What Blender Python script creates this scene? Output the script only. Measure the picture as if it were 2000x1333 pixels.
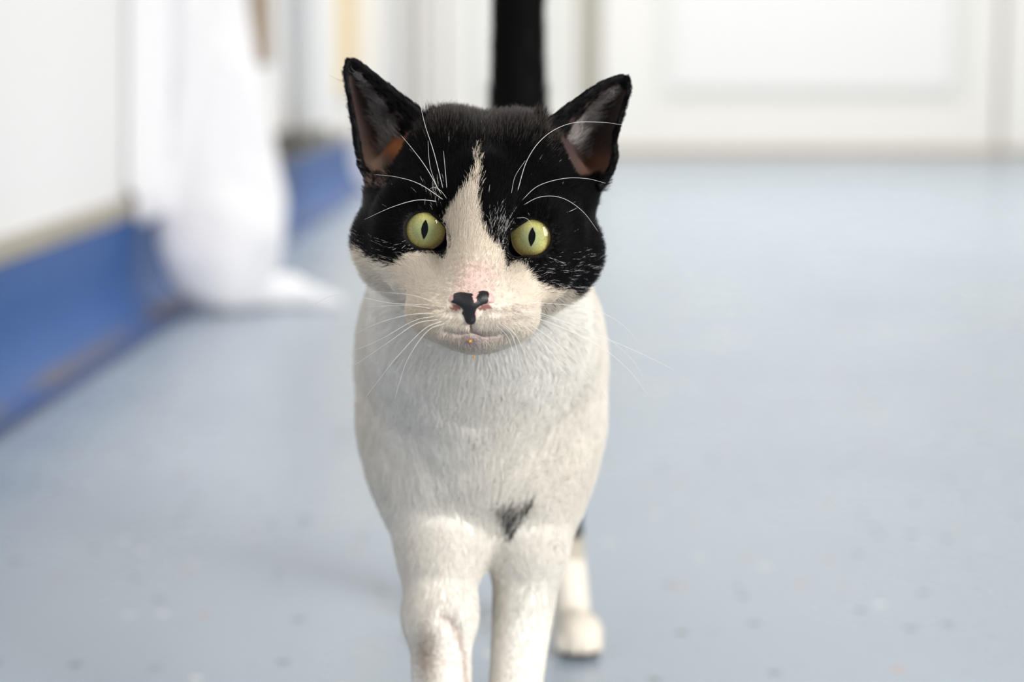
import bpy, bmesh, math
import numpy as np
from mathutils import Vector

rng = np.random.default_rng(7)
scene = bpy.context.scene
for o in list(bpy.data.objects):
    bpy.data.objects.remove(o)
COL = scene.collection

# ------------------------------------------------------------------ camera, light, exposure
F = 4000.0                                   # focal length in pixels of the 2000 px wide frame
PITCH = math.atan(555.5 / F)
CAMZ = 350.0                                 # mm
cam_d = bpy.data.cameras.new('camera')
cam = bpy.data.objects.new('camera', cam_d)
COL.objects.link(cam)
cam.location = (0, 0, CAMZ / 1000)
cam.rotation_euler = (math.pi / 2 - PITCH, 0, 0)
cam_d.sensor_width = 36
cam_d.lens = F / 2000 * 36
cam_d.clip_start = 0.02
cam_d.clip_end = 60
cam_d.dof.use_dof = True
cam_d.dof.focus_distance = 0.798
cam_d.dof.aperture_fstop = 5.3
cam_d.dof.aperture_blades = 0
scene.camera = cam

world = bpy.data.worlds.new('daylight')
scene.world = world
world.use_nodes = True
bg = world.node_tree.nodes['Background']
bg.inputs[0].default_value = (0.98, 0.985, 1.0, 1)
bg.inputs[1].default_value = 0.36

def area(name, loc, target, sx, sy, power, color):
    l = bpy.data.lights.new(name, 'AREA')
    l.shape = 'RECTANGLE'; l.size = sx; l.size_y = sy; l.energy = power; l.color = color
    o = bpy.data.objects.new(name, l); COL.objects.link(o)
    o.location = loc
    o.rotation_euler = (Vector(target) - Vector(loc)).to_track_quat('-Z', 'Y').to_euler()
    return o
area('window_light', (2.35, -1.3, 1.4), (0, 1.0, 0.25), 1.3, 1.5, 165, (1.0, 0.975, 0.94))
area('ceiling_lamp', (0.9, 4.6, 2.9), (0.6, 5.0, 0), 2.4, 2.4, 122, (1.0, 0.97, 0.93))

scene.view_settings.view_transform = 'Standard'
scene.view_settings.look = 'None'
scene.view_settings.exposure = 0.0
scene.view_settings.gamma = 1.0
scene.view_settings.use_curve_mapping = False
scene.cycles.max_bounces = 8
scene.cycles.diffuse_bounces = 4
scene.cycles.glossy_bounces = 3
scene.cycles.transparent_max_bounces = 12

# ------------------------------------------------------------------ coordinate helpers (mm)
CAM = np.array([0, 0, CAMZ])
RIGHT = np.array([1.0, 0, 0])
UP = np.array([0, math.sin(PITCH), math.cos(PITCH)])
FWD = np.array([0, math.cos(PITCH), -math.sin(PITCH)])

def at(px, py, D):
    """World point (mm) seen at a pixel of the photograph at depth D."""
    return CAM + RIGHT * ((px - 1000) / F * D) + UP * ((666.5 - py) / F * D) + FWD * D

def pix(P):
    q = P - CAM
    D = q @ FWD
    return 1000 + F * (q @ RIGHT) / D, 666.5 - F * (q @ UP) / D

EYE0 = at(934, 458, 800)                      # midpoint between the eyes
HN = (CAM - EYE0) / np.linalg.norm(CAM - EYE0)  # the face looks along HN
ROLL = math.radians(3.5)
_r = RIGHT - HN * (RIGHT @ HN); _r /= np.linalg.norm(_r)
_u = np.cross(HN, _r) * 1.0
if _u[2] < 0: _u = -_u
HR = _r * math.cos(ROLL) - _u * math.sin(ROLL)
HU = _u * math.cos(ROLL) + _r * math.sin(ROLL)
HM = np.stack([HR, HU, HN])                   # head axes: x right, y up, z out of the face

def to_head(P):
    return (P - EYE0) @ HM.T

def from_head(h):
    return EYE0 + np.asarray(h, float) @ HM

def hp(px, py, hd):
    """Head coordinates of the point under a pixel at height hd above the face plane."""
    v = at(px, py, 1.0) - CAM
    t = (hd + HN @ (EYE0 - CAM)) / (HN @ v)
    return to_head(CAM + v * t)

# ------------------------------------------------------------------ materials
def mat(name, color=(0.8, 0.8, 0.8), rough=0.6, spec=0.4):
    m = bpy.data.materials.new(name); m.use_nodes = True
    b = m.node_tree.nodes['Principled BSDF']
    b.inputs['Base Color'].default_value = (*color, 1)
    b.inputs['Roughness'].default_value = rough
    b.inputs['Specular IOR Level'].default_value = spec
    return m

def nodes(m):
    nt = m.node_tree
    return nt, nt.nodes['Principled BSDF'], nt.nodes, nt.links

def mottled(name, c1, c2, scale, rough=0.6, spec=0.4, detail=4.0, stretch=None, bump=0.0):
    m = mat(name, c1, rough, spec)
    nt, b, N, L = nodes(m)
    tc = N.new('ShaderNodeTexCoord'); mp = N.new('ShaderNodeMapping')
    if stretch: mp.inputs['Scale'].default_value = stretch
    nz = N.new('ShaderNodeTexNoise'); nz.inputs['Scale'].default_value = scale; nz.inputs['Detail'].default_value = detail
    mx = N.new('ShaderNodeMix'); mx.data_type = 'RGBA'
    mx.inputs['A'].default_value = (*c1, 1); mx.inputs['B'].default_value = (*c2, 1)
    L.new(tc.outputs['Object'], mp.inputs[0]); L.new(mp.outputs[0], nz.inputs['Vector'])
    L.new(nz.outputs['Fac'], mx.inputs['Factor']); L.new(mx.outputs['Result'], b.inputs['Base Color'])
    if bump:
        bp = N.new('ShaderNodeBump'); bp.inputs['Strength'].default_value = bump; bp.inputs['Distance'].default_value = 0.002
        L.new(nz.outputs['Fac'], bp.inputs['Height']); L.new(bp.outputs[0], b.inputs['Normal'])
    return m

def attr_mat(name, rough, spec, sheen=0.0):
    m = mat(name, (1, 1, 1), rough, spec)
    nt, b, N, L = nodes(m)
    a = N.new('ShaderNodeAttribute'); a.attribute_name = 'tint'
    L.new(a.outputs['Color'], b.inputs['Base Color'])
    b.inputs['Sheen Weight'].default_value = sheen
    return m

M_wall = mottled('painted_plaster', (0.86, 0.845, 0.81), (0.80, 0.785, 0.745), 1.2, 0.55, 0.35)
M_lwall = mottled('white_wall_panel', (0.85, 0.845, 0.835), (0.81, 0.805, 0.795), 3.0, 0.5, 0.35, stretch=(1, 1, 0.1))
M_door = mottled('cream_door_paint', (0.85, 0.84, 0.80), (0.81, 0.80, 0.765), 0.8, 0.45, 0.4)
M_doorpanel = mottled('door_panel_paint', (0.84, 0.845, 0.83), (0.82, 0.82, 0.80), 0.8, 0.45, 0.4)
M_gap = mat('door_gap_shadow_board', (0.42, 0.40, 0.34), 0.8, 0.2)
M_blue = mottled('blue_vinyl_coving', (0.012, 0.078, 0.275), (0.018, 0.094, 0.31), 9, 0.42, 0.25)
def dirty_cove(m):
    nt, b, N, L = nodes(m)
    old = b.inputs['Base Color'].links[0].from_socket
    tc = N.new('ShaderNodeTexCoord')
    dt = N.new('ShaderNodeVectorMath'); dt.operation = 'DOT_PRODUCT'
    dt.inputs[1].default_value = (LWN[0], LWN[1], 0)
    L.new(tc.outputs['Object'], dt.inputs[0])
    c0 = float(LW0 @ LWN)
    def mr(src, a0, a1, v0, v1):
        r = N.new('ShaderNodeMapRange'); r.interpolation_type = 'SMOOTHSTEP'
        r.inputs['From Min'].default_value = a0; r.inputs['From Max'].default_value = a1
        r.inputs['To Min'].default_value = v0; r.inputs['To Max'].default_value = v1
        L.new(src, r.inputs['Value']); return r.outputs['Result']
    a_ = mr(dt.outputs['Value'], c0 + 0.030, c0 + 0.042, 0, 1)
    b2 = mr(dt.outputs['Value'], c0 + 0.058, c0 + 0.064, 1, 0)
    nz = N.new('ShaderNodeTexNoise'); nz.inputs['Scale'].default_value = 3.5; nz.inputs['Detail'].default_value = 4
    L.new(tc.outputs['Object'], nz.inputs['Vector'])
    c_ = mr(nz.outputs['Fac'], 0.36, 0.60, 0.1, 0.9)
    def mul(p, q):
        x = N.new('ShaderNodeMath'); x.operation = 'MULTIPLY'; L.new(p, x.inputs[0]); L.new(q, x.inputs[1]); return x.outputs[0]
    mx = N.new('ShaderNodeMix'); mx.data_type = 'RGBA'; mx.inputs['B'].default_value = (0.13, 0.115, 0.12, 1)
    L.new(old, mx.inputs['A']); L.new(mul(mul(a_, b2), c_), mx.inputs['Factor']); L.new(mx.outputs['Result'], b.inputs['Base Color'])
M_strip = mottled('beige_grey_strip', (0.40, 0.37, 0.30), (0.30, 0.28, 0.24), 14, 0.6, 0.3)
M_sheet = mottled('white_cotton', (0.88, 0.87, 0.885), (0.85, 0.84, 0.855), 60, 0.85, 0.15, bump=0.15)
M_navy = mottled('navy_edge_strip', (0.022, 0.050, 0.15), (0.05, 0.06, 0.11), 6, 0.45, 0.4)
M_taupe = mottled('taupe_wood', (0.34, 0.25, 0.17), (0.26, 0.19, 0.13), 6, 0.6, 0.3, stretch=(8, 8, 0.6))
M_grey = mottled('grey_pipe_paint', (0.60, 0.61, 0.62), (0.55, 0.56, 0.57), 5, 0.45, 0.4)
M_dark = mottled('dark_clamp', (0.09, 0.085, 0.075), (0.13, 0.12, 0.10), 20, 0.5, 0.4)
M_wood = mottled('pale_yellow_wood', (0.78, 0.62, 0.36), (0.72, 0.56, 0.31), 5, 0.5, 0.35, stretch=(10, 10, 0.5))
M_foot_shade = mottled('door_foot_shade', (0.52, 0.44, 0.34), (0.40, 0.35, 0.28), 4, 0.6, 0.3)

def floor_material():
    m = mat('speckled_blue_vinyl', (0.4, 0.5, 0.6), 0.3, 0.5)
    nt, b, N, L = nodes(m)
    tc = N.new('ShaderNodeTexCoord')
    def mix(fac, a, c):
        x = N.new('ShaderNodeMix'); x.data_type = 'RGBA'
        if isinstance(a, tuple): x.inputs['A'].default_value = (*a, 1)
        else: L.new(a, x.inputs['A'])
        if isinstance(c, tuple): x.inputs['B'].default_value = (*c, 1)
        else: L.new(c, x.inputs['B'])
        L.new(fac, x.inputs['Factor'])
        return x.outputs['Result']
    def ramp(src, p0, p1, v0=0.0, v1=1.0):
        r = N.new('ShaderNodeMapRange'); r.inputs['From Min'].default_value = p0; r.inputs['From Max'].default_value = p1
        r.inputs['To Min'].default_value = v0; r.inputs['To Max'].default_value = v1
        L.new(src, r.inputs['Value']); return r.outputs['Result']
    def noise(scale, detail=3.0):
        n = N.new('ShaderNodeTexNoise'); n.inputs['Scale'].default_value = scale; n.inputs['Detail'].default_value = detail
        L.new(tc.outputs['Object'], n.inputs['Vector']); return n.outputs['Fac']
    base = mix(noise(2.2), (0.295, 0.357, 0.425), (0.355, 0.416, 0.482))
    base = mix(ramp(noise(70, 1), 0.62, 0.72, 0, 0.35), base, (0.26, 0.31, 0.37))
    # flecks of three colours pressed into the vinyl
    for i, (sc, thr, c) in enumerate([(42, 0.91, (0.13, 0.17, 0.20)), (36, 0.955, (0.42, 0.30, 0.27)), (48, 0.96, (0.66, 0.66, 0.63))]):
        mp = N.new('ShaderNodeMapping'); mp.inputs['Location'].default_value = (3.7 * i + 1.3, 1.9 * i, 0.4 * i)
        L.new(tc.outputs['Object'], mp.inputs[0])
        v = N.new('ShaderNodeTexVoronoi'); v.voronoi_dimensions = '2D'; v.inputs['Scale'].default_value = sc
        L.new(mp.outputs[0], v.inputs['Vector'])
        sep = N.new('ShaderNodeSeparateColor'); L.new(v.outputs['Color'], sep.inputs[0])
        pick = ramp(sep.outputs[0], thr, thr + 0.02)
        dot = ramp(v.outputs['Distance'], 0.22, 0.12)
        mul = N.new('ShaderNodeMath'); mul.operation = 'MULTIPLY'; L.new(pick, mul.inputs[0]); L.new(dot, mul.inputs[1])
        base = mix(mul.outputs[0], base, c)
    # scuffs and dried marks
    base = mix(ramp(noise(7, 5), 0.66, 0.80, 0, 0.28), base, (0.22, 0.22, 0.19))
    L.new(base, b.inputs['Base Color'])
    rr = ramp(noise(5, 3), 0.3, 0.7, 0.24, 0.36)
    L.new(rr, b.inputs['Roughness'])
    return m
M_floor = floor_material()

# ------------------------------------------------------------------ object helpers
def link_mesh(name, verts, faces, material, parent=None, smooth=False, origin=(0, 0, 0)):
    me = bpy.data.meshes.new(name)
    v = np.asarray(verts, float) - np.asarray(origin, float)
    me.from_pydata([tuple(p) for p in v], [], [tuple(int(i) for i in f) for f in faces])
    me.update()
    if material: me.materials.append(material)
    if smooth:
        me.polygons.foreach_set('use_smooth', [True] * len(me.polygons))
    o = bpy.data.objects.new(name, me); COL.objects.link(o)
    if parent: o.parent = parent
    else: o.location = origin
    return o

def from_bm(name, bm, material, parent=None, smooth=False):
    me = bpy.data.meshes.new(name); bm.normal_update(); bm.to_mesh(me); bm.free()
    me.materials.append(material)
    if smooth: me.polygons.foreach_set('use_smooth', [True] * len(me.polygons))
    o = bpy.data.objects.new(name, me); COL.objects.link(o)
    if parent: o.parent = parent
    return o

def tag(o, label=None, cat=None, group=None, kind=None):
    if label: o['label'] = label
    if cat: o['category'] = cat
    if group: o['group'] = group
    if kind: o['kind'] = kind
    return o

def bm_box(bm, x0, x1, y0, y1, z0, z1, bevel=0.0, T=None):
    vs = [Vector((x, y, z)) for z in (z0, z1) for y in (y0, y1) for x in (x0, x1)]
    if T: vs = [Vector(T(*v)) for v in vs]
    b = [bm.verts.new(v) for v in vs]
    fs = [(0, 2, 3, 1), (4, 5, 7, 6), (0, 1, 5, 4), (2, 6, 7, 3), (0, 4, 6, 2), (1, 3, 7, 5)]
    nf = [bm.faces.new([b[i] for i in f]) for f in fs]
    if bevel:
        es = list({e for f in nf for e in f.edges})
        bmesh.ops.bevel(bm, geom=es, offset=bevel, segments=2, affect='EDGES', profile=0.5)

def box(name, x0, x1, y0, y1, z0, z1, m, bevel=0.0, T=None, parent=None):
    bm = bmesh.new(); bm_box(bm, x0, x1, y0, y1, z0, z1, bevel, T)
    bmesh.ops.recalc_face_normals(bm, faces=bm.faces)
    return from_bm(name, bm, m, parent)

def extrude_profile(name, prof, s0, s1, T, m, smooth=True, parent=None):
    """Sweep a profile of (t, z) points along s."""
    bm = bmesh.new()
    rows = [[bm.verts.new(T(s, t, z)) for t, z in prof] for s in (s0, s1)]
    n = len(prof)
    for i in range(n):
        j = (i + 1) % n
        bm.faces.new([rows[0][i], rows[0][j], rows[1][j], rows[1][i]])
    bm.faces.new(rows[0][::-1]); bm.faces.new(rows[1])
    bmesh.ops.recalc_face_normals(bm, faces=bm.faces)
    o = from_bm(name, bm, m, parent)
    return o

# ------------------------------------------------------------------ signed-distance modelling
def smin(a, b, k):
    if k <= 0: return np.minimum(a, b)
    h = np.maximum(k - np.abs(a - b), 0) / k
    return np.minimum(a, b) - h * h * k * 0.25

class Field:
    """A list of shapes blended into one smooth solid."""
    def __init__(self): self.items = []
    def add(self, fn, lo, hi, k=6.0, op='u', head=False):
        self.items.append((fn, np.asarray(lo, float), np.asarray(hi, float), k, op, head))
    def cone(self, a, b, ra, rb, k=6.0, op='u', head=False):
        a = np.asarray(a, float); b = np.asarray(b, float)
        def fn(x, y, z):
            ab = b - a; l2 = ab @ ab
            t = np.clip(((x - a[0]) * ab[0] + (y - a[1]) * ab[1] + (z - a[2]) * ab[2]) / l2, 0, 1)
            return np.sqrt((x - a[0] - t * ab[0]) ** 2 + (y - a[1] - t * ab[1]) ** 2 + (z - a[2] - t * ab[2]) ** 2) - (ra + (rb - ra) * t)
        R = max(ra, rb)
        self.add(fn, np.minimum(a, b) - R, np.maximum(a, b) + R, k, op, head)
    def ell(self, c, r, k=6.0, op='u', head=False, rot=None):
        c = np.asarray(c, float); r = np.asarray(r, float)
        def fn(x, y, z):
            px, py, pz = x - c[0], y - c[1], z - c[2]
            if rot:  # rotation in the first two axes
                ca, sa = math.cos(rot), math.sin(rot)
                px, py = px * ca + py * sa, -px * sa + py * ca
            k0 = np.sqrt((px / r[0]) ** 2 + (py / r[1]) ** 2 + (pz / r[2]) ** 2) + 1e-6
            k1 = np.sqrt((px / r[0] ** 2) ** 2 + (py / r[1] ** 2) ** 2 + (pz / r[2] ** 2) ** 2) + 1e-6
            return k0 * (k0 - 1) / k1
        R = r if not rot else np.array([max(r[0], r[1])] * 2 + [r[2]])
        self.add(fn, c - R, c + R, k, op, head)
    def wbox(self, it):
        fn, lo, hi, k, op, head = it
        if not head: return lo, hi
        cs = np.array([[x, y, z] for x in (lo[0], hi[0]) for y in (lo[1], hi[1]) for z in (lo[2], hi[2])])
        w = from_head(cs)
        return w.min(0), w.max(0)
    def comb(self, d, e, k, op):
        if op == 'u': return smin(d, e, k)
        return -smin(-d, e, k)                 # subtraction
    def at(self, P):
        d = np.full(len(P), 60.0)
        H = to_head(P)
        for it in self.items:
            fn, lo, hi, k, op, head = it
            wl, wh = self.wbox(it)
            m = np.all((P > wl - 16) & (P < wh + 16), axis=1)
            if not m.any(): continue
            Q = H[m] if head else P[m]
            d[m] = self.comb(d[m], fn(Q[:, 0], Q[:, 1], Q[:, 2]), k, op)
        return d
    def grid(self, xs, ys, zs):
        D = np.full((len(xs), len(ys), len(zs)), 60.0, np.float32)
        for it in self.items:
            fn, lo, hi, k, op, head = it
            wl, wh = self.wbox(it)
            s = []
            for ax, a in enumerate((xs, ys, zs)):
                i0 = np.searchsorted(a, wl[ax] - 14); i1 = np.searchsorted(a, wh[ax] + 14)
                s.append(slice(i0, i1))
            if any(q.start >= q.stop for q in s): continue
            X = xs[s[0]][:, None, None]; Y = ys[s[1]][None, :, None]; Z = zs[s[2]][None, None, :]
            if head:
                dx, dy, dz = X - EYE0[0], Y - EYE0[1], Z - EYE0[2]
                X, Y, Z = [HM[i, 0] * dx + HM[i, 1] * dy + HM[i, 2] * dz for i in range(3)]
            e = fn(X, Y, Z).astype(np.float32)
            D[s[0], s[1], s[2]] = self.comb(D[s[0], s[1], s[2]], np.broadcast_to(e, D[s[0], s[1], s[2]].shape), k, op)
        return D
    def grad(self, P, h=0.35):
        o = np.array([[1, -1, -1], [-1, -1, 1], [-1, 1, -1], [1, 1, 1]], float)
        g = sum(o[i][None, :] * self.at(P + o[i] * h)[:, None] for i in range(4)) / (4 * h)
        return g
    def mesh(self, xs, ys, zs, newton=2):
        D = self.grid(xs, ys, zs)
        V, Fq = surface_nets(D, xs, ys, zs)
        for _ in range(newton):
            d = self.at(V); g = self.grad(V)
            st = d[:, None] * g / np.maximum((g * g).sum(1, keepdims=True), 0.25)
            ln = np.linalg.norm(st, axis=1, keepdims=True)
            V = V - st * np.minimum(1, 1.5 / np.maximum(ln, 1e-6))
        return V, Fq

def surface_nets(D, xs, ys, zs):
    ins = D < 0
    nx, ny, nz = D.shape
    cnt = np.zeros((nx - 1, ny - 1, nz - 1), np.uint8)
    for a in (0, 1):
        for b in (0, 1):
            for c in (0, 1):
                cnt += ins[a:nx - 1 + a, b:ny - 1 + b, c:nz - 1 + c]
    cells = np.argwhere((cnt > 0) & (cnt < 8))
    idx = np.full(cnt.shape, -1, np.int64)
    idx[cells[:, 0], cells[:, 1], cells[:, 2]] = np.arange(len(cells))
    acc = np.zeros((len(cells), 3)); num = np.zeros(len(cells))
    ax = (xs, ys, zs)
    corners = [(a, b, c) for a in (0, 1) for b in (0, 1) for c in (0, 1)]
    for p in corners:
        for d in range(3):
            if p[d]: continue
            q = list(p); q[d] = 1
            i0 = cells + np.array(p); i1 = cells + np.array(q)
            d0 = D[i0[:, 0], i0[:, 1], i0[:, 2]]; d1 = D[i1[:, 0], i1[:, 1], i1[:, 2]]
            m = (d0 < 0) != (d1 < 0)
            t = np.where(m, d0 / np.where(m, d0 - d1, 1), 0)
            P = np.stack([ax[e][i0[:, e]] for e in range(3)], 1).astype(float)
            P[:, d] += t * (ax[d][i1[:, d]] - ax[d][i0[:, d]])
            acc[m] += P[m]; num[m] += 1
    V = acc / num[:, None]
    quads = []
    for d in range(3):
        sl0 = [slice(None)] * 3; sl1 = [slice(None)] * 3
        sl0[d] = slice(0, -1); sl1[d] = slice(1, None)
        a, b = ins[tuple(sl0)], ins[tuple(sl1)]
        e = np.argwhere(a != b)
        u, v = [(1, 2), (2, 0), (0, 1)][d]
        ok = (e[:, u] > 0) & (e[:, v] > 0) & (e[:, u] < D.shape[u] - 1) & (e[:, v] < D.shape[v] - 1)
        e = e[ok]
        fl = a[e[:, 0], e[:, 1], e[:, 2]]
        def cell(du, dv):
            k = e.copy(); k[:, u] -= du; k[:, v] -= dv
            return idx[k[:, 0], k[:, 1], k[:, 2]]
        q = np.stack([cell(1, 1), cell(0, 1), cell(0, 0), cell(1, 0)], 1)
        q = np.where(fl[:, None], q, q[:, ::-1])
        quads.append(q)
    return V, np.concatenate(quads)

# ================================================================== THE ROOM
tag(box('floor', -4.0, 5.5, -2.5, 7.6, -0.05, 0.0, M_floor), kind='structure')

# left wall runs slightly to the right of straight ahead
LW0 = np.array([-0.55, 1.9]); LWD = np.array([0.0308, 1.0]); LWD = LWD / np.linalg.norm(LWD)
LWN = np.array([LWD[1], -LWD[0]])
def LW(s, t, z):
    p = LW0 + LWD * s + LWN * t
    return (p[0], p[1], z)

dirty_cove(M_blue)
tag(box('wall_left', -3.5, 5.75, -0.12, 0.0, 0.0, 2.9, M_lwall, T=LW), kind='structure')
cove = [(-0.004, 0.0), (-0.004, 0.136), (0.006, 0.136), (0.008, 0.130), (0.008, 0.070), (0.011, 0.048), (0.019, 0.029), (0.032, 0.015), (0.048, 0.007), (0.066, 0.003), (0.070, 0.0)]
bb = tag(extrude_profile('baseboard_left', cove, -3.0, 3.62, LW, M_blue), kind='structure')
ms = bb.modifiers.new('soften', 'BEVEL'); ms.width = 0.002; ms.segments = 2
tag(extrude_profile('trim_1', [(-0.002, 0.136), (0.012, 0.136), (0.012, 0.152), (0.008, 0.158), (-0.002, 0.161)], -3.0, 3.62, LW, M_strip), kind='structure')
tag(extrude_profile('trim_2', [(0.068, 0.0), (0.068, 0.004), (0.078, 0.004), (0.083, 0.0)], -3.0, 1.1, LW, M_navy), kind='structure')
tag(box('trim_3', 3.40, 3.60, -0.01, 0.022, 0.255, 2.4, M_wood, 0.004, T=LW), kind='structure')
tag(box('trim_4', 3.62, 3.80, -0.01, 0.075, 0.0, 2.5, M_wall, 0.006, T=LW), kind='structure')

# back wall with a double door
YB = 7.45
S = YB / F * 0.993
def bx(px): return (px - 1000) * S
def bz(py): return 0.35 + YB * math.tan(-PITCH + math.atan((666.5 - py) / F))
tag(box('wall_back', -1.2, 5.5, YB + 0.06, YB + 0.2, 0.0, 2.9, M_wall), kind='structure')
tag(box('wall_right', 5.4, 5.5, -2.5, YB + 0.06, 0.0, 2.9, M_wall), kind='structure')

def door(name, x0, x1, px0, px1, pz0, parts):
    e = bpy.data.objects.new(name, None); COL.objects.link(e)
    e.location = ((x0 + x1) / 2, YB, 0); e['kind'] = 'structure'
    T = lambda x, y, z: (x - (x0 + x1) / 2, y - YB, z)
    z1 = 2.12
    box('bottom_rail', px0, px1, YB - 0.03, YB + 0.02, 0.012, pz0, M_door, 0.003, T, e)
    box('top_rail', px0, px1, YB - 0.03, YB + 0.02, z1 - 0.14, z1, M_door, 0.003, T, e)
    box('stile', x0, px0, YB - 0.03, YB + 0.02, 0.012, z1, M_door, 0.003, T, e)
    box('stile', px1, x1, YB - 0.03, YB + 0.02, 0.012, z1, M_door, 0.003, T, e)
    bw = 0.075
    bm = bmesh.new()   # recessed panel with a wide sloped edge
    o = [(px0, pz0), (px1, pz0), (px1, z1 - 0.14), (px0, z1 - 0.14)]
    i = [(px0 + bw, pz0 + bw * 0.8), (px1 - bw, pz0 + bw * 0.8), (px1 - bw, z1 - 0.14 - bw), (px0 + bw, z1 - 0.14 - bw)]
    vo = [bm.verts.new(T(x, YB + 0.018, z)) for x, z in o]
    vi = [bm.verts.new(T(x, YB - 0.022, z)) for x, z in i]
    for k in range(4):
        bm.faces.new([vo[k], vo[(k + 1) % 4], vi[(k + 1) % 4], vi[k]])
    bm.faces.new(vi)
    vb = [bm.verts.new(T(x, YB + 0.03, z)) for x, z in o]
    for k in range(4): bm.faces.new([vb[k], vb[(k + 1) % 4], vo[(k + 1) % 4], vo[k]])
    bm.faces.new(vb[::-1])
    bmesh.ops.recalc_face_normals(bm, faces=bm.faces)
    from_bm('panel', bm, M_doorpanel, e)
    return e
door('door_1', bx(1172), bx(1944), bx(1278), bx(1892), bz(206), None)
door('door_2', bx(868), bx(1128), bx(905), bx(1095), bz(206), None)
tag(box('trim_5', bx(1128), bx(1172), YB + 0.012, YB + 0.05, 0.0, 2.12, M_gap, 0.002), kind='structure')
tag(box('trim_6', bx(1955), bx(2050), YB - 0.045, YB + 0.06, 0.0, 2.2, M_door, 0.004), kind='structure')
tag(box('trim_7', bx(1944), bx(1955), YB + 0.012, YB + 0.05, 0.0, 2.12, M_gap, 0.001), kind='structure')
tag(box('trim_8', bx(868) - 0.07, bx(868) - 0.012, YB - 0.045, YB + 0.06, 0.0, 2.2, M_door, 0.004), kind='structure')
tag(box('trim_9', bx(868), bx(2050), YB - 0.05, YB - 0.032, 0.0, 0.024, M_foot_shade, 0.003), kind='structure')  # brown strip carries the shadow along the foot of the doors in its colour

# things along the left wall
board = bpy.data.objects.new('wooden_board', None); COL.objects.link(board)
bl = LW(2.02, 0.0, 0.0); board.location = bl
tag(board, 'taupe brown wooden board hanging on the left wall behind the white sheet', 'board')
Tb = lambda s, t, z: tuple(np.array(LW(s, t, z)) - np.array(bl))
box('plank', 1.70, 2.06, 0.001, 0.030, 0.335, 1.25, M_taupe, 0.006, Tb, board)
box('batten', 1.72, 2.04, 0.030, 0.044, 0.95, 1.00, M_taupe, 0.003, Tb, board)

pipe = bpy.data.objects.new('pipe', None); COL.objects.link(pipe)
pl = LW(2.48, 0.03, 0.0); pipe.location = pl
tag(pipe, 'grey vertical pipe on the left wall with a dark foot above the blue coving', 'pipe')
def cyl(name, r, z0, z1, c, m, parent, n=24):
    bm = bmesh.new()
    bmesh.ops.create_cone(bm, cap_ends=True, segments=n, radius1=r, radius2=r, depth=z1 - z0)
    bmesh.ops.translate(bm, verts=bm.verts, vec=(c[0], c[1], (z0 + z1) / 2))
    return from_bm(name, bm, m, parent, False)
cyl('tube', 0.030, 0.18, 2.85, (0, 0), M_grey, pipe)
Tp = lambda s, t, z: tuple(np.array(LW(s, t, z)) - np.array(pl))
f = box('foot', 2.24, 2.60, 0.002, 0.075, 0.162, 0.200, M_dark, 0.004, Tp, pipe); f['label'] = 'dark grey foot'
for z in (0.55, 1.5):
    cyl('collar', 0.034, z, z + 0.03, (0, 0), M_grey, pipe)

# white sheet draped against the wall and trailing over the floor
SH = Field()
def sw(px, py, D): return at(px, py, D * 1000)
def flat(a, b, ra, rb, k, f=2.4):
    """A tapering fold of cloth, f times broader than it is deep."""
    a = np.asarray(a, float); b = np.asarray(b, float)
    def fn(x, y, z):
        t = np.clip((z - a[2]) / (b[2] - a[2]), 0, 1)
        r = ra + (rb - ra) * t
        cx = a[0] + (b[0] - a[0]) * t; cy = a[1] + (b[1] - a[1]) * t
        dz = z - (a[2] + (b[2] - a[2]) * t)
        return np.sqrt((x - cx) ** 2 + ((y - cy) * f) ** 2 + dz ** 2) - r
    R = np.array([max(ra, rb), max(ra, rb) / f, max(ra, rb)])
    SH.add(fn, np.minimum(a, b) - R, np.maximum(a, b) + R, k)
flat(sw(384, -420, 2.84), sw(386, 0, 2.84), 60, 68, 4)
flat(sw(386, 0, 2.84), sw(421, 400, 2.84), 68, 95, 4)
flat(sw(421, 400, 2.84), sw(430, 470, 2.84), 95, 88, 8)
flat(sw(425, 470, 2.83), sw(412, 505, 2.82), 88, 70, 10, 1.8)
flat(sw(405, 505, 2.82), sw(410, 545, 2.81), 66, 30, 12, 1.6)
SH.cone(sw(455, 566, 2.84), sw(560, 574, 2.90), 30, 24, 18)
SH.cone(sw(560, 574, 2.90), sw(662, 590, 2.88), 23, 10, 12)
flat(sw(262, -420, 2.79), sw(264, 366, 2.79), 50, 50, 10, 2.0)
def sheet_mesh():
    lo = np.array([-640, 2560, 1]); hi = np.array([-200, 3080, 1000])
    xs = np.arange(lo[0], hi[0], 8.0); ys = np.arange(lo[1], hi[1], 8.0)
    zs = np.arange(lo[2], hi[2], 8.0)
    V, Q = SH.mesh(xs, ys, zs, 1)
    # hanging folds
    c = at(418, 400, 2840)
    ang = np.arctan2(V[:, 1] - c[1], V[:, 0] - c[0])
    fade = np.clip((V[:, 2] - 90) / 160, 0, 1)
    d = (np.sin(ang * 9 + V[:, 2] * 0.004) * 1.8 + np.sin(ang * 4 + 1.0 + V[:, 2] * 0.003) * 2.0) * fade
    low = (1 - fade)
    d2 = np.sin(V[:, 0] * 0.05 + V[:, 1] * 0.03) * 2.5 * low
    n = SH.grad(V, 2.0); n /= np.maximum(np.linalg.norm(n, axis=1, keepdims=True), 1e-6)
    V = V + n * (d + d2)[:, None]
    V[:, 2] = np.maximum(V[:, 2], 0.8)
    # keep clear of the wall
    w = (V[:, :2] / 1000 - LW0) @ LWN * 1000
    push = np.maximum(3 + np.interp(V[:, 2], [0, 3, 7, 15, 29, 48, 70, 136, 165, 175], [72, 66, 48, 32, 19, 12, 12, 12, 12, 0]) - w, 0)
    V[:, 0] += push * LWN[0]; V[:, 1] += push * LWN[1]
    return V / 1000, Q
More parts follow.
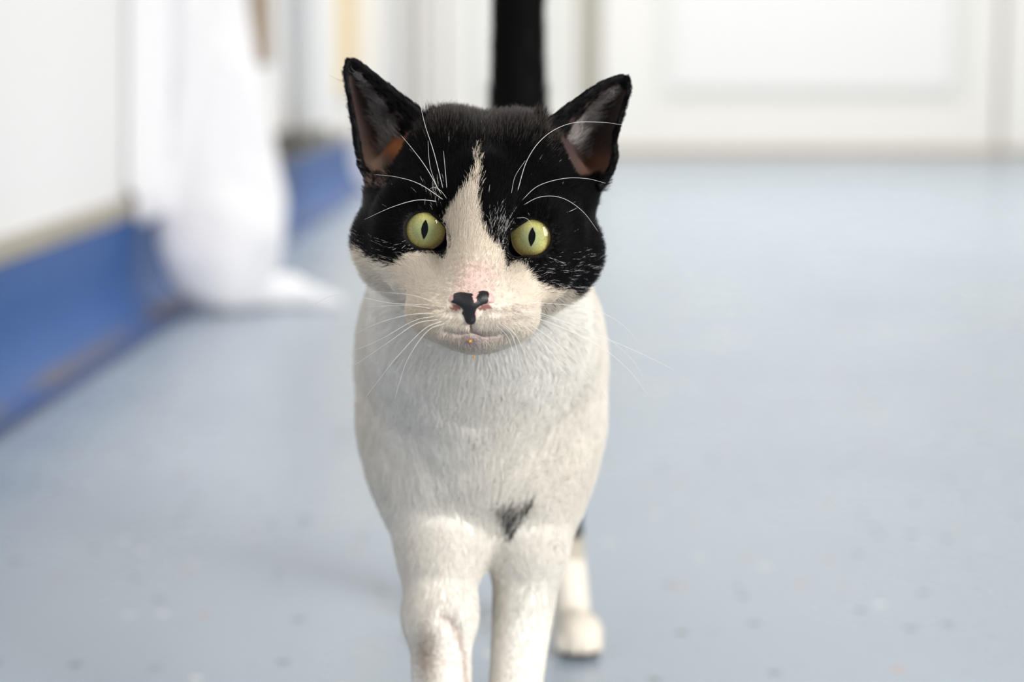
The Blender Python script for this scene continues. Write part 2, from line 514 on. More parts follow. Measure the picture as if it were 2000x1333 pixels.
V, Q = sheet_mesh()
o = link_mesh('white_sheet', V, Q, M_sheet, None, True, origin=(-0.42, 2.85, 0))
tag(o, 'white cotton sheet hanging against the left wall and trailing on the floor', 'sheet')

# ================================================================== THE CAT
ROOT = np.array([-10.0, 1030.0, 0.0])
cat = bpy.data.objects.new('cat', None); COL.objects.link(cat)
cat.location = tuple(ROOT / 1000)
tag(cat, 'black and white cat with yellow-green eyes walking towards the viewer', 'cat')

# ---- ears: curved shells between a medial edge, a back line and a lateral edge
def polyline(pts, n):
    P = np.array(pts, float)
    s = np.concatenate([[0], np.cumsum(np.linalg.norm(np.diff(P, axis=0), axis=1))])
    t = np.linspace(0, s[-1], n)
    R = np.stack([np.interp(t, s, P[:, i]) for i in range(3)], 1)
    for _ in range(4):
        R[1:-1] = R[1:-1] * 0.5 + (R[:-2] + R[2:]) * 0.25
    return R

def ear_surface(Mp, Lp, Bp, nv=72, nu=64):
    Mm, Ll, Bb = [polyline([hp(*p) for p in q], nv) for q in (Mp, Lp, Bp)]
    u = np.linspace(0, 1, nu)[None, :, None]
    C = 2 * Bb - 0.5 * (Mm + Ll)
    Sf = (1 - u) ** 2 * Mm[:, None] + 2 * u * (1 - u) * C[:, None] + u ** 2 * Ll[:, None]
    du = np.gradient(Sf, axis=1); dv = np.gradient(Sf, axis=0)
    n = np.cross(du, dv); n /= np.maximum(np.linalg.norm(n, axis=2, keepdims=True), 1e-6)
    mean = n.reshape(-1, 3).mean(0)
    if mean[2] < 0: n = -n
    uu = np.broadcast_to(np.linspace(0, 1, nu)[None, :], Sf.shape[:2]).ravel()
    vv = np.broadcast_to(np.linspace(0, 1, nv)[:, None], Sf.shape[:2]).ravel()
    return dict(S=Sf.reshape(-1, 3), N=n.reshape(-1, 3), u=uu, v=vv, du=du.reshape(-1, 3), dv=dv.reshape(-1, 3))

EAR = [
    ear_surface([(838, 240, -36), (818, 216, -36), (783, 188, -36), (750, 162, -37), (720, 137, -39), (702, 122, -40), (690, 117, -41)],
                [(724, 356, -38), (706, 326, -43), (700, 296, -46), (692, 245, -46), (684, 200, -45), (677, 160, -43), (674, 134, -42), (678, 121, -41)],
                [(760, 320, -62), (748, 270, -64), (722, 200, -57), (698, 150, -48), (683, 119, -42)]),
    ear_surface([(1058, 244, -36), (1084, 228, -36), (1112, 207, -36), (1145, 183, -35), (1175, 163, -37), (1203, 151, -39), (1218, 149, -41)],
                [(1172, 362, -38), (1191, 340, -43), (1202, 306, -46), (1200, 276, -46), (1208, 246, -45), (1219, 207, -44), (1228, 178, -43), (1229, 161, -42), (1225, 153, -41)],
                [(1132, 320, -62), (1146, 270, -64), (1176, 210, -57), (1205, 170, -48), (1222, 152, -42)]),
]
for e in EAR:
    e['lo'] = e['S'].min(0); e['hi'] = e['S'].max(0)

def ear_nearest(e, H):
    S_ = e['S'].astype(np.float32)
    d = np.empty(len(H)); ix = np.empty(len(H), int)
    for i in range(0, len(H), 4000):
        h = H[i:i + 4000].astype(np.float32)
        q = (h * h).sum(1)[:, None] + (S_ * S_).sum(1)[None] - 2 * h @ S_.T
        j = q.argmin(1); ix[i:i + 4000] = j
        d[i:i + 4000] = np.sqrt(np.maximum(((H[i:i + 4000] - e['S'][j]) ** 2).sum(1), 1e-9))
    return d, ix

def ear_fn(e):
    th = 1.35
    def fn(x, y, z):
        x, y, z = np.broadcast_arrays(x, y, z)
        H = np.stack([x.ravel(), y.ravel(), z.ravel()], 1)
        d = np.full(len(H), 20.0)
        m = np.all((H > e['lo'] - 9) & (H < e['hi'] + 9), axis=1)
        if m.any():
            dd, ix = ear_nearest(e, H[m])
            d[m] = dd - th * (1 - 0.35 * e['v'][ix])
        return d.reshape(x.shape)
    return fn

EYES = [(-21.1, 0.3), (21.2, 0.0)]
B = Field()
# trunk first (world mm)
B.ell((-14, 990, 190), (50, 108, 66), 10)
B.ell((-9, 1100, 190), (52, 125, 56), 20)
B.ell((0, 1215, 190), (43, 80, 58), 20)
for s in (-1, 1):
    B.ell((-14.5 + s * 31.5, 945, 202), (24, 42, 56), 16)
    B.ell((-14.5 + s * 27, 930, 168), (20, 34, 40), 16)
B.ell((-14, 908, 184), (38, 36, 46), 18)
B.ell((-14, 902, 224), (49, 44, 42), 18)
B.cone((-14, 860, 272), (-14, 935, 215), 38, 50, 16)
# tail
tail = [(2, 1262, 226), (3, 1290, 238), (3.3, 1308, 255), (3.5, 1318, 275), (3.8, 1324, 298), (4, 1327, 322), (4, 1328, 350), (4.2, 1327, 385), (4.6, 1326, 430), (5.5, 1328, 480), (8, 1338, 535)]
tr = [20, 19.5, 19, 18.5, 17.5, 16, 14.6, 14.2, 13.8, 12.8, 9]
B.cone((0, 1235, 205), tail[0], 30, 20, 20)
for i in range(len(tail) - 1):
    B.cone(tail[i], tail[i + 1], tr[i], tr[i + 1], 1.0)
# front leg on the left of the picture, lifted in mid-stride
B.cone((-38, 924, 184), (-32, 893, 132), 25, 17.4, 17)
B.cone((-32, 893, 134), (-31.5, 882, 104), 17.4, 14.6, 8)
B.ell((-32.5, 880, 106), (13.6, 13, 15), 9)
B.cone((-32, 882, 102), (-30.5, 875, 58), 13.8, 12.4, 6)
B.ell((-31, 863, 43), (16, 20, 12.5), 6)
for k in (-1.5, -0.5, 0.5, 1.5):
    B.ell((-31 + k * 7, 850 + abs(k) * 3, 37), (4.6, 7, 6), 2.5)
# the other front leg carries the weight
B.cone((11, 926, 184), (8, 903, 130), 24.5, 15.2, 17)
B.cone((8, 903, 132), (1, 893, 62), 15.2, 11.4, 8)
B.cone((1.5, 893, 62), (-2, 890, 18), 11, 11, 6)
B.ell((-3, 877, 11.5), (15.5, 20, 11), 6)
for k in (-1.5, -0.5, 0.5, 1.5):
    B.ell((-3 + k * 6.8, 862 + abs(k) * 3, 7.5), (4.5, 7, 6.5), 2.5)
for a_, b_ in (((872, 1207), (893, 1232)), ((893, 1232), (905, 1275)), ((905, 1275), (908, 1335))):
    B.cone(at(*a_, 889), at(*b_, 891), 3.0, 3.0, 5, 's')
# hind legs
B.cone((14, 1225, 175), (26, 1190, 112), 34, 20, 14)
B.cone((26, 1190, 112), (29, 1238, 74), 19, 12, 8)
B.cone((30, 1238, 74), (36, 1196, 16), 12, 11, 6)
B.ell((39, 1178, 12.5), (14.5, 20, 12), 6)
for k in (-1.5, -0.5, 0.5, 1.5):
    B.ell((39 + k * 6.4, 1163 + abs(k) * 3, 8), (4.4, 6.5, 7), 2.5)
B.cone((-22, 1240, 175), (-34, 1215, 112), 34, 21, 14)
B.cone((-34, 1215, 112), (-36, 1285, 78), 20, 11.5, 8)
B.cone((-36, 1285, 78), (-38, 1262, 16), 11.5, 10.5, 6)
B.ell((-38, 1246, 12), (14, 19, 11.5), 6)
for k in (-1.5, -0.5, 0.5, 1.5):
    B.ell((-38 + k * 6.2, 1232 + abs(k) * 3, 7.5), (4.3, 6.5, 7), 2.5)
# head (head axes: right, up, out of the face)
h_ = dict(head=True)
B.ell((0, 10, -50), (41, 36, 46), 10, **h_)
B.ell((0, -20, -34), (29, 20, 33), 12, **h_)                 # jaw
for s in (-1, 1):
    B.ell((s * 25.5, -5, -38), (23.5, 20, 27), 10, **h_)     # cheeks
    B.ell((s * 19, 29, -46), (19, 17.5, 24), 10, **h_)       # broad top of the skull
    B.ell((s * 33, 21, -50), (13, 16, 18), 9, **h_)          # root of the ear
    B.ell((s * 20, 12, -16), (15, 8, 12), 9, **h_)           # brow
    B.ell((s * 24, -13, -14), (12, 8, 10), 9, **h_)          # under the eye
    B.ell((s * 30.5, 0, -15.5), (8, 12, 11), 8, **h_)        # outer rim of the orbit
    B.ell((s * 17, -19.5, -6), (11, 8.5, 13), 10, **h_)
B.cone((0, 17, -13), (-1.0, -18, 12.6), 12.5, 9.9, 6, **h_)    # bridge of the nose
B.ell((0, -28, 4), (21, 14.5, 17), 9, **h_)
B.ell((-12, -31.5, 9.5), (13, 9.6, 12.5), 9, **h_)            # whisker pads
B.ell((11, -31.5, 9.5), (13, 9.6, 12.5), 9, **h_)
B.ell((-1.3, -25, 18), (8.5, 6.5, 7), 5, **h_)
B.ell((0.8, -39.2, 8), (10.5, 6.2, 11.5), 5, **h_)               # chin
# mouth line
mouth = np.array([hp(px, py, 22)[:2] for px, py in [(872, 648), (884, 653), (902, 655), (920, 649), (940, 656), (962, 658), (982, 652)]])
phil = np.array([hp(px, py, 24)[:2] for px, py in [(919, 628), (920, 649)]])
def mouth_fn(x, y, z):
    x, y, z = np.broadcast_arrays(x, y, z)
    d = np.full(x.shape, 50.0)
    for pl_, r in ((mouth, 0.3), (phil, 0.3)):
        for a, b in zip(pl_[:-1], pl_[1:]):
            ab = b - a
            t = np.clip(((x - a[0]) * ab[0] + (y - a[1]) * ab[1]) / (ab @ ab), 0, 1)
            d = np.minimum(d, np.hypot(x - a[0] - t * ab[0], y - a[1] - t * ab[1]) - r)
    return np.maximum(d, 19.0 - z)
B.add(mouth_fn, (-20, -44, 12), (20, -32, 30), 2.8, 's', True)
# eye openings
def eye_opening_2d(x, y, ex, ey, grow=0.0):
    s = 1.0 if ex > 0 else -1.0
    px = (x - ex) * s; py = y - ey                    # px grows outwards
    px = px + 0.25; rx, ry = 7.6 + grow, 7.0 + grow
    k0 = np.sqrt((px / rx) ** 2 + (py / ry) ** 2)
    d = (k0 - 1) * min(rx, ry)
    # the upper lid cuts the inner corner, the tear duct opens it below
    nx, ny = -0.66, 0.75
    d = np.maximum(d, px * nx + py * ny - (5.9 + grow))
    q = np.hypot((px + 5.2) / 1.0, (py + 4.4)) - (3.4 + grow)
    return np.where(np.abs(d - q) < 1.5, smin(d, q, 1.5), np.minimum(d, q))
for ex, ey in EYES:
    def fn(x, y, z, ex=ex, ey=ey):
        x, y, z = np.broadcast_arrays(x, y, z)
        return np.maximum(eye_opening_2d(x, y, ex, ey), -10.0 - z)
    B.add(fn, (ex - 9, ey - 9, -10), (ex + 9, ey + 9, 20), 1.6, 's', True)
# ear funnels, then the ear shells themselves
B.ell(hp(760, 282, -40), (10.5, 14, 13), 6, 's', True)
B.ell(hp(1142, 290, -40), (10.5, 14, 13), 6, 's', True)
for e in EAR:
    B.add(ear_fn(e), e['lo'] - 2, e['hi'] + 2, 4.0, 'u', True)

def axis(*segs):
    out = []
    for a, b, st in segs: out.append(np.arange(a, b, st))
    return np.concatenate(out)
gx = axis((-84, 72, 1.2)); gy = axis((752, 902, 1.2), (902, 1366, 3.0)); gz = axis((-6, 214, 2.4), (214, 362, 1.2), (362, 560, 3.0))
V, Q = B.mesh(gx, gy, gz, 2)
NRM = B.grad(V, 0.4); NRM /= np.maximum(np.linalg.norm(NRM, axis=1, keepdims=True), 1e-6)
V[:, 2] = np.maximum(V[:, 2], 0.3)

# ---- coat pattern
def inpoly(px, py, poly):
    P = np.array(poly, float); n = len(P)
    c = np.zeros(len(px), bool)
    for i in range(n):
        x0, y0 = P[i]; x1, y1 = P[(i + 1) % n]
        if y0 == y1: continue
        m = ((y0 > py) != (y1 > py)) & (px < (x1 - x0) * (py - y0) / (y1 - y0) + x0)
        c ^= m
    return c

MASK = [(600, 465), (695, 482), (712, 494), (735, 508), (758, 518), (775, 512), (792, 496), (812, 492), (838, 492), (856, 499), (868, 506), (875, 495),
        (872, 478), (868, 452), (865, 425), (874, 410), (884, 398), (897, 380), (909, 360), (925, 338), (932, 310), (936, 276), (938, 310), (936, 345),
        (934, 378), (936, 405), (942, 432), (951, 454), (964, 470), (980, 484), (984, 504), (989, 524), (1003, 514), (1019, 512), (1038, 532),
        (1056, 556), (1083, 566), (1108, 563), (1130, 573), (1155, 570), (1175, 562), (1194, 538), (1280, 500), (1280, 40), (600, 40)]
NOSE_BLACK = [(884, 586), (886, 570), (900, 560), (918, 562), (924, 578), (925, 591), (931, 591), (933, 578), (933, 560), (943, 555), (952, 560), (955, 582), (951, 592),
              (942, 597), (932, 602), (929, 613), (930, 621), (926, 640), (910, 640), (894, 625), (892, 607), (890, 598), (878, 592)]
def facepx(H):
    """Face-pattern coordinates: a conical unwrap of the head about the axis of the face."""
    return pix(from_head(H))

WHITE = np.array([0.93, 0.895, 0.835]); BLACK = np.array([0.0034, 0.0031, 0.0036])
CREAM = np.array([0.83, 0.755, 0.64]); PINK = np.array([0.64, 0.455, 0.40]); GREYP = np.array([0.36, 0.29, 0.28])
def lerp(a, b, t): return a + (b - a) * t[:, None]
def sstep(x, a, b):
    t = np.clip((x - a) / (b - a), 0, 1); return t * t * (3 - 2 * t)

def wobble(P, sc, seed):
    r = np.random.default_rng(seed); out = np.zeros(len(P))
    for _ in range(5):
        k = r.normal(size=3); k *= sc / np.linalg.norm(k) * r.uniform(0.7, 1.5)
        out += np.sin(P @ k + r.uniform(0, 6.28))
    return out / 2.2

def coat(P, jitter=0.0, skin=False):
    """Coat colour at points of the body (mm). Returns colour and blackness."""
    n = len(P)
    H = to_head(P)
    qx, qy = facepx(H)
    if jitter:
        qx = qx + rng.normal(0, jitter, n); qy = qy + rng.normal(0, jitter, n) * 1.3
    is_head = (H[:, 2] > -92) & (P[:, 2] > 225) & (P[:, 1] < 905)
    col = np.tile(WHITE, (n, 1))
    col = lerp(col, CREAM, 0.38 + 0.25 * np.clip(wobble(P, 0.08, 3), -1, 1))
    blk = np.zeros(n, bool)
    hb = inpoly(qx, qy, MASK) & (H[:, 1] > -26)
    hb |= (H[:, 1] > 5) & (H[:, 2] < -60)
    blk |= is_head & hb
    # light through thin skin at the left ear's outer foot, put into the colour
    tan = inpoly(qx, qy, [(680, 296), (722, 300), (748, 312), (758, 332), (748, 352), (728, 368), (690, 374)]) & is_head & (H[:, 2] > -62)
    # back, flanks, tail
    w = wobble(P, 0.05, 9) * 8
    jz = rng.normal(0, 3, n) if jitter else 0
    back = (P[:, 1] > 985 + w) & (P[:, 2] > 150 + w + jz) & ~is_head
    back |= (P[:, 1] > 925 + w) & (P[:, 2] > 240 + jz) & ~is_head
    back |= (P[:, 1] > 1150) & (P[:, 2] > 52 + w + jz)
    blk |= back
    # small dark patch between the front legs
    ax, az = P[:, 0], P[:, 2]
    bx_, by_ = pix(P)
    if jitter:
        bx_ = bx_ + rng.normal(0, 2.5, n); by_ = by_ + rng.normal(0, 5, n)
    spot = inpoly(bx_, by_, [(968, 984), (988, 994), (1006, 984), (1020, 992), (1042, 972), (1050, 990), (1028, 1018), (1010, 1036), (998, 1064), (982, 1058), (985, 1034), (974, 1010)]) & (P[:, 1] < 960)
    if jitter: spot &= rng.random(n) < 0.72
    blk |= spot
    col[blk] = BLACK * rng.uniform(0.7, 1.5, (blk.sum(), 1)) if not skin else BLACK
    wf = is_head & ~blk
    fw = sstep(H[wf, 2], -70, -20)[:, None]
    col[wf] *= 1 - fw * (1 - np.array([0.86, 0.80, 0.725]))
    tan &= (rng.random(n) < 0.55) if jitter else True
    col[tan] = np.array([0.15, 0.105, 0.085])
    # pink bridge of the nose, dusky lips, faint tabby marks on the whisker pads
    face = is_head & ~blk & (H[:, 2] > -30)
    pk = np.exp(-(((qx - 928) / 47) ** 4 + ((qy - 552) / 44) ** 4)) * face
    col = lerp(col, PINK, np.clip(pk * (1.0 if skin else 0.62), 0, 1))
    lx, ly = (80, 24) if skin else (52, 19)
    lips = np.exp(-(((qx - 928) / lx) ** 2 + ((qy - 665) / ly) ** 2)) * face
    col = lerp(col, GREYP, np.clip(lips * 0.95, 0, 1))
    pad = face & (np.abs(qx - 922) > 30)
    fr = np.exp(-(((np.abs(qx - 922) - 78) / 45) ** 2 + ((qy - 612) / 22) ** 2)) * np.clip(np.sin(qy * 0.30 + np.abs(qx - 922) * 0.035) + rng.normal(0, 0.4, n), 0, 1) * pad
    col = lerp(col, np.array([0.26, 0.21, 0.18]), np.clip(fr * 0.85, 0, 1))
    tn = np.exp(-(((qx - 838) / 50) ** 2 + ((qy - 540) / 40) ** 2)) * face
    col = lerp(col, CREAM * 0.97, np.clip(tn * 0.7, 0, 1))
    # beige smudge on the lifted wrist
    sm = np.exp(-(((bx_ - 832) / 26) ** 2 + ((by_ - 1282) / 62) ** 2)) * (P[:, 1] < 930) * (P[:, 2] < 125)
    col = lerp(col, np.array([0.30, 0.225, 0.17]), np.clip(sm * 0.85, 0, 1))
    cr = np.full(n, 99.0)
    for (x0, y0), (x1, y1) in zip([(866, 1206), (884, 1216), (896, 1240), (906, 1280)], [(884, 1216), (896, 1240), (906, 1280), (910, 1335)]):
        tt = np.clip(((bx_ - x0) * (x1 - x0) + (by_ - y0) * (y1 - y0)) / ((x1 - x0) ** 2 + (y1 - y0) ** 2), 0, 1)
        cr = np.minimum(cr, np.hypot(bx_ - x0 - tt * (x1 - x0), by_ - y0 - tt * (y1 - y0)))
    col = lerp(col, np.array([0.38, 0.29, 0.25]), np.exp(-(cr / 6.5) ** 2) * 0.8 * (P[:, 1] < 930) * (P[:, 2] < 125))  # shade in the wrist crease, put into the colour
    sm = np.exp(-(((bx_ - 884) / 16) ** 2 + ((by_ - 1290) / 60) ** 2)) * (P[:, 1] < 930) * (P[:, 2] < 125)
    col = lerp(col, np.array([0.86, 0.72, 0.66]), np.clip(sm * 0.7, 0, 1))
    # cream hind shank; sole colour darkened for pads and shade under the toes
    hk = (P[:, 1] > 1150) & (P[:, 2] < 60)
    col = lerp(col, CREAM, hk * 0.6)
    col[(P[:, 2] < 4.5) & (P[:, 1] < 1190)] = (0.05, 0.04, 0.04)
    return col, blk

def ear_info(P):
    """which ear (or -1), nearest sample index, distance, inner flag"""
    H = to_head(P)
    which = np.full(len(P), -1); ix = np.zeros(len(P), int); dist = np.full(len(P), 99.0); inner = np.zeros(len(P), bool)
    for k, e in enumerate(EAR):
        m = np.all((H > e['lo'] - 4) & (H < e['hi'] + 4), axis=1)
        if not m.any(): continue
        d, j = ear_nearest(e, H[m])
        ok = d < 3.2
        mi = np.where(m)[0][ok]
        which[mi] = k; ix[mi] = j[ok]; dist[mi] = d[ok]
        inner[mi] = ((H[mi] - e['S'][j[ok]]) * e['N'][j[ok]]).sum(1) > 0
    return which, ix, dist, inner

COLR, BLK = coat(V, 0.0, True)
ew, ei, ed, einn = ear_info(V)
EARSKIN = np.array([0.052, 0.034, 0.031])
def ear_tint(P, w, ix):
    qx, qy = facepx(to_head(P))
    c = np.tile(EARSKIN, (len(P), 1))
    g = np.exp(-(((qx - 775) / 34) ** 2 + ((qy - 287) / 20) ** 2))
    c = lerp(c, np.array([0.30, 0.10, 0.035]), np.clip(g, 0, 1))  # orange glow of light through the left ear, put into the colour
    g = np.exp(-(((qx - 730) / 18) ** 2 + ((qy - 335) / 40) ** 2))
    c = lerp(c, np.array([0.50, 0.33, 0.24]), np.clip(g, 0, 1))  # paler lit-through tissue at the ear foot, its light painted in
    g = np.exp(-(((qx - 1170) / 30) ** 2 + ((qy - 320) / 26) ** 2))
    c = lerp(c, np.array([0.17, 0.08, 0.05]), np.clip(g, 0, 1))
    for k, e in enumerate(EAR):
        m = (w == k)
        u, v = e['u'][ix], e['v'][ix]
        rim = m & ((u < 0.17 - 0.06 * np.sin(v * 30)) | (v > 0.88) | (u > 0.972))
        c[rim] = BLACK * 1.3
    return c
# funnel skin is bare too
Hv = to_head(V)
qxv, qyv = facepx(Hv)
fun = ((((qxv - 765) / 55) ** 2 + ((qyv - 285) / 62) ** 2 < 1) | (((qxv - 1142) / 55) ** 2 + ((qyv - 292) / 62) ** 2 < 1)) & (Hv[:, 2] < -36) & (Hv[:, 2] > -75) & (Hv[:, 1] > 12)
inn = ((ew >= 0) & einn) | fun
COLR[inn] = ear_tint(V[inn], ew[inn], ei[inn])
nstr = (((np.abs(qxv - 918.5) - 29) / 13) ** 2 + ((qyv - 602) / 7) ** 2 < 1) & (Hv[:, 2] > 5)
COLR[nstr] = (0.22, 0.10, 0.085)
for (ex, ey) in EYES:                               # dark lid rims
    d2 = eye_opening_2d(Hv[:, 0], Hv[:, 1], ex, ey)
    COLR[(d2 < 2.0) & (Hv[:, 2] > -14)] = (0.006, 0.005, 0.005)

M_skin = attr_mat('cat_skin', 0.75, 0.2)
body = link_mesh('body', V / 1000, Q, M_skin, cat, True, origin=ROOT / 1000)
def set_tint(me, cols):
    a = me.attributes.new('tint', 'FLOAT_COLOR', 'POINT')
    c = np.concatenate([cols, np.ones((len(cols), 1))], 1).astype(np.float32)
    a.data.foreach_set('color', c.ravel())
set_tint(body.data, COLR)

# ---- eyes
def grid_cap(R, r0, r1, n=48, m=18, lift=None):
    """rings between radii r0 and r1 of a dome; returns local (x, y, h) vertices and faces."""
    vs, fs = [], []
    for j in range(m + 1):
        r = r0 + (r1 - r0) * j / m
        for i in range(n):
            a = 2 * math.pi * i / n
            vs.append((r * math.cos(a), r * math.sin(a), lift(r)))
    for j in range(m):
        for i in range(n):
            k = (i + 1) % n
            fs.append((j * n + i, (j + 1) * n + i, (j + 1) * n + k, j * n + k))
    return vs, fs

def iris_material():
    m = mat('iris', (0.6, 0.55, 0.15), 0.35, 0.3)
    nt, b, N, L = nodes(m)
    a = N.new('ShaderNodeAttribute'); a.attribute_name = 'tint'
    L.new(a.outputs['Color'], b.inputs['Base Color'])
    return m
M_iris = iris_material()
M_eyeball = mottled('eye_white', (0.24, 0.20, 0.21), (0.15, 0.12, 0.13), 300, 0.25, 0.5)
M_pupil = mat('pupil', (0.002, 0.0025, 0.003), 0.6, 0.0)
M_cornea = bpy.data.materials.new('cornea'); M_cornea.use_nodes = True
nt = M_cornea.node_tree; nt.nodes.clear()
out = nt.nodes.new('ShaderNodeOutputMaterial'); mxs = nt.nodes.new('ShaderNodeMixShader')
tr_ = nt.nodes.new('ShaderNodeBsdfTransparent'); gl = nt.nodes.new('ShaderNodeBsdfGlossy'); fr_ = nt.nodes.new('ShaderNodeFresnel')
gl.inputs['Roughness'].default_value = 0.02; fr_.inputs['IOR'].default_value = 1.38
nt.links.new(fr_.outputs[0], mxs.inputs[0]); nt.links.new(tr_.outputs[0], mxs.inputs[1]); nt.links.new(gl.outputs[0], mxs.inputs[2])
nt.links.new(mxs.outputs[0], out.inputs[0])

IRIS_Z = -6.6
for k, (ex, ey) in enumerate(EYES):
    s = 1 if ex > 0 else -1
    cx, cy = ex + s * 0.15, ey + 0.15
    # eyeball
    bm = bmesh.new(); bmesh.ops.create_uvsphere(bm, u_segments=32, v_segments=20, radius=1)
    P = np.array([v.co[:] for v in bm.verts]) * np.array([10.2, 9.6, 6.0]) + np.array([ex, ey, IRIS_Z - 6.6])
    W = (from_head(P) - ROOT) / 1000
    for v, w in zip(bm.verts, W): v.co = w
    eye = from_bm('eye', bm, M_eyeball, cat, True)
    # iris: shallow bowl-shaped ring of fibres
    Ri = 8.3
    vs, fs = grid_cap(0, 0.05, Ri, 96, 26, lambda r: -0.9 * (r / 7.75) ** 2 * 0 + 0.35 * (1 - (r / 7.75) ** 2))
    vs = np.array(vs); P = vs + np.array([cx, cy, IRIS_Z])
    iris = link_mesh('iris', (from_head(P) - ROOT) / 1000, fs, M_iris, eye, True)
    r = np.hypot(vs[:, 0], vs[:, 1]) / Ri; a = np.arctan2(vs[:, 1], vs[:, 0])
    inner = np.array([0.42, 0.47, 0.21]); mid = np.array([0.66, 0.59, 0.19]); rim = np.array([0.46, 0.29, 0.06])
    c = lerp(np.tile(inner, (len(r), 1)), mid, sstep(r, 0.28, 0.75))
    low = np.clip(0.45 - np.sin(a), 0, 1.2) / 1.2
    c = lerp(c, rim, sstep(r, 0.66, 0.93) * (0.25 + 0.65 * low))
    up = np.clip(np.sin(a) - 0.1, 0, 1)
    c = lerp(c, np.array([0.31, 0.35, 0.13]), sstep(r, 0.5, 1.0) * up * 0.8)
    fib = 1 + 0.10 * np.sin(a * 37 + 3 * np.sin(a * 5)) * sstep(r, 0.3, 0.9) + rng.normal(0, 0.10, len(r))
    c = c * fib[:, None] * 0.95
    c = lerp(c, np.array([0.03, 0.022, 0.01]), sstep(r, 0.955, 1.0))
    set_tint(iris.data, np.clip(c, 0, 1))
    # slit pupil
    hw, hh = 1.36, 3.9
    ox = -0.15 * s
    t = np.linspace(-1, 1, 25)
    wprof = hw * (1 - np.abs(t) ** 1.9)
    pv, pf = [], []
    for ti, wi in zip(t, wprof):
        for q in (-1, -0.5, 0, 0.5, 1):
            pv.append((q * wi + ox + ti * 0.15, ti * hh + 0.2, 0.55 + 0.12 * (1 - q * q)))
    for i in range(24):
        for j in range(4):
            b0 = i * 5 + j
            pf.append((b0, b0 + 1, b0 + 6, b0 + 5))
    P = np.array(pv) + np.array([cx, cy, IRIS_Z])
    link_mesh('pupil', (from_head(P) - ROOT) / 1000, pf, M_pupil, eye, True)
    # cornea
    Rc = 13.0; rb = 8.5
    z0 = math.sqrt(Rc * Rc - rb * rb)
    vs, fs = grid_cap(0, 0.02, rb, 48, 16, lambda r: math.sqrt(Rc * Rc - r * r) - z0)
    P = np.array(vs) * np.array([1, 1, 0.78]) + np.array([cx, cy, IRIS_Z - 0.25])
    link_mesh('cornea', (from_head(P) - ROOT) / 1000, fs, M_cornea, eye, True)

# ---- nose leather
NF = Field()
NF.ell(hp(905, 585, 21.4), (5.0, 3.7, 5.2), 3, head=True)
NF.ell(hp(940, 583, 21.4), (4.4, 3.7, 5.0), 3, head=True)
NF.ell(hp(921, 594, 21.8), (5.0, 3.2, 5.4), 3, head=True)
NF.cone(hp(916, 600, 22.6), hp(919, 624, 22.4), 3.7, 2.1, 2.5, head=True)
NF.ell(hp(888, 589, 20), (2.9, 2.5, 4.4), 2.5, head=True)
NF.ell(hp(954, 587, 20), (2.9, 2.6, 4.4), 2.5, head=True)
NF.ell(hp(886, 601, 25.5), (3.8, 1.5, 4.5), 1.0, 's', True, rot=-0.35)
NF.ell(hp(949, 602, 25.5), (3.8, 1.5, 4.5), 1.0, 's', True, rot=0.35)
c0 = from_head(hp(920, 595, 22))
ga = [np.arange(c0[i] - 15, c0[i] + 15, 0.36) for i in range(3)]
nv_, nq_ = NF.mesh(*ga, 2)
Hn = to_head(nv_); nx_, ny_ = facepx(Hn)
nb = inpoly(nx_ + wobble(nv_, 1.6, 5) * 1.2, ny_ + wobble(nv_, 1.7, 6) * 1.2, NOSE_BLACK)
ncol = np.tile(np.array([0.62, 0.40, 0.37]), (len(nv_), 1)) * (1 + 0.05 * wobble(nv_, 2.0, 8))[:, None]
ncol[nb] = (0.008, 0.008, 0.010)
nst = (((np.abs(nx_ - 918) - 30) / 13) ** 2 + ((ny_ - 602) / 8) ** 2 < 1)
ncol[nst & ~nb] = (0.30, 0.10, 0.085)
M_nose = attr_mat('nose_leather', 0.42, 0.4)
nt, b_, N_, L_ = nodes(M_nose)
nzz = N_.new('ShaderNodeTexNoise'); nzz.inputs['Scale'].default_value = 2200
bp_ = N_.new('ShaderNodeBump'); bp_.inputs['Strength'].default_value = 0.35; bp_.inputs['Distance'].default_value = 0.0004
tcn = N_.new('ShaderNodeTexCoord'); L_.new(tcn.outputs['Object'], nzz.inputs['Vector'])
L_.new(nzz.outputs['Fac'], bp_.inputs['Height']); L_.new(bp_.outputs[0], b_.inputs['Normal'])
nose = link_mesh('nose', nv_ / 1000, nq_, M_nose, cat, True, origin=ROOT / 1000)
nose['label'] = 'pink nose with a black blotch'
set_tint(nose.data, ncol)

# ---- fur
M_fur = attr_mat('fur', 0.55, 0.04)
nt, b_, N_, L_ = nodes(M_fur)
an = N_.new('ShaderNodeAttribute'); an.attribute_name = 'lie'
ge = N_.new('ShaderNodeNewGeometry')
vm = N_.new('ShaderNodeVectorMath'); vm.operation = 'SCALE'; vm.inputs['Scale'].default_value = 0.45
va = N_.new('ShaderNodeVectorMath'); va.operation = 'ADD'
vn = N_.new('ShaderNodeVectorMath'); vn.operation = 'NORMALIZE'
L_.new(ge.outputs['Normal'], vm.inputs[0]); L_.new(vm.outputs[0], va.inputs[0]); L_.new(an.outputs['Vector'], va.inputs[1])
L_.new(va.outputs[0], vn.inputs[0]); L_.new(vn.outputs[0], b_.inputs['Normal'])

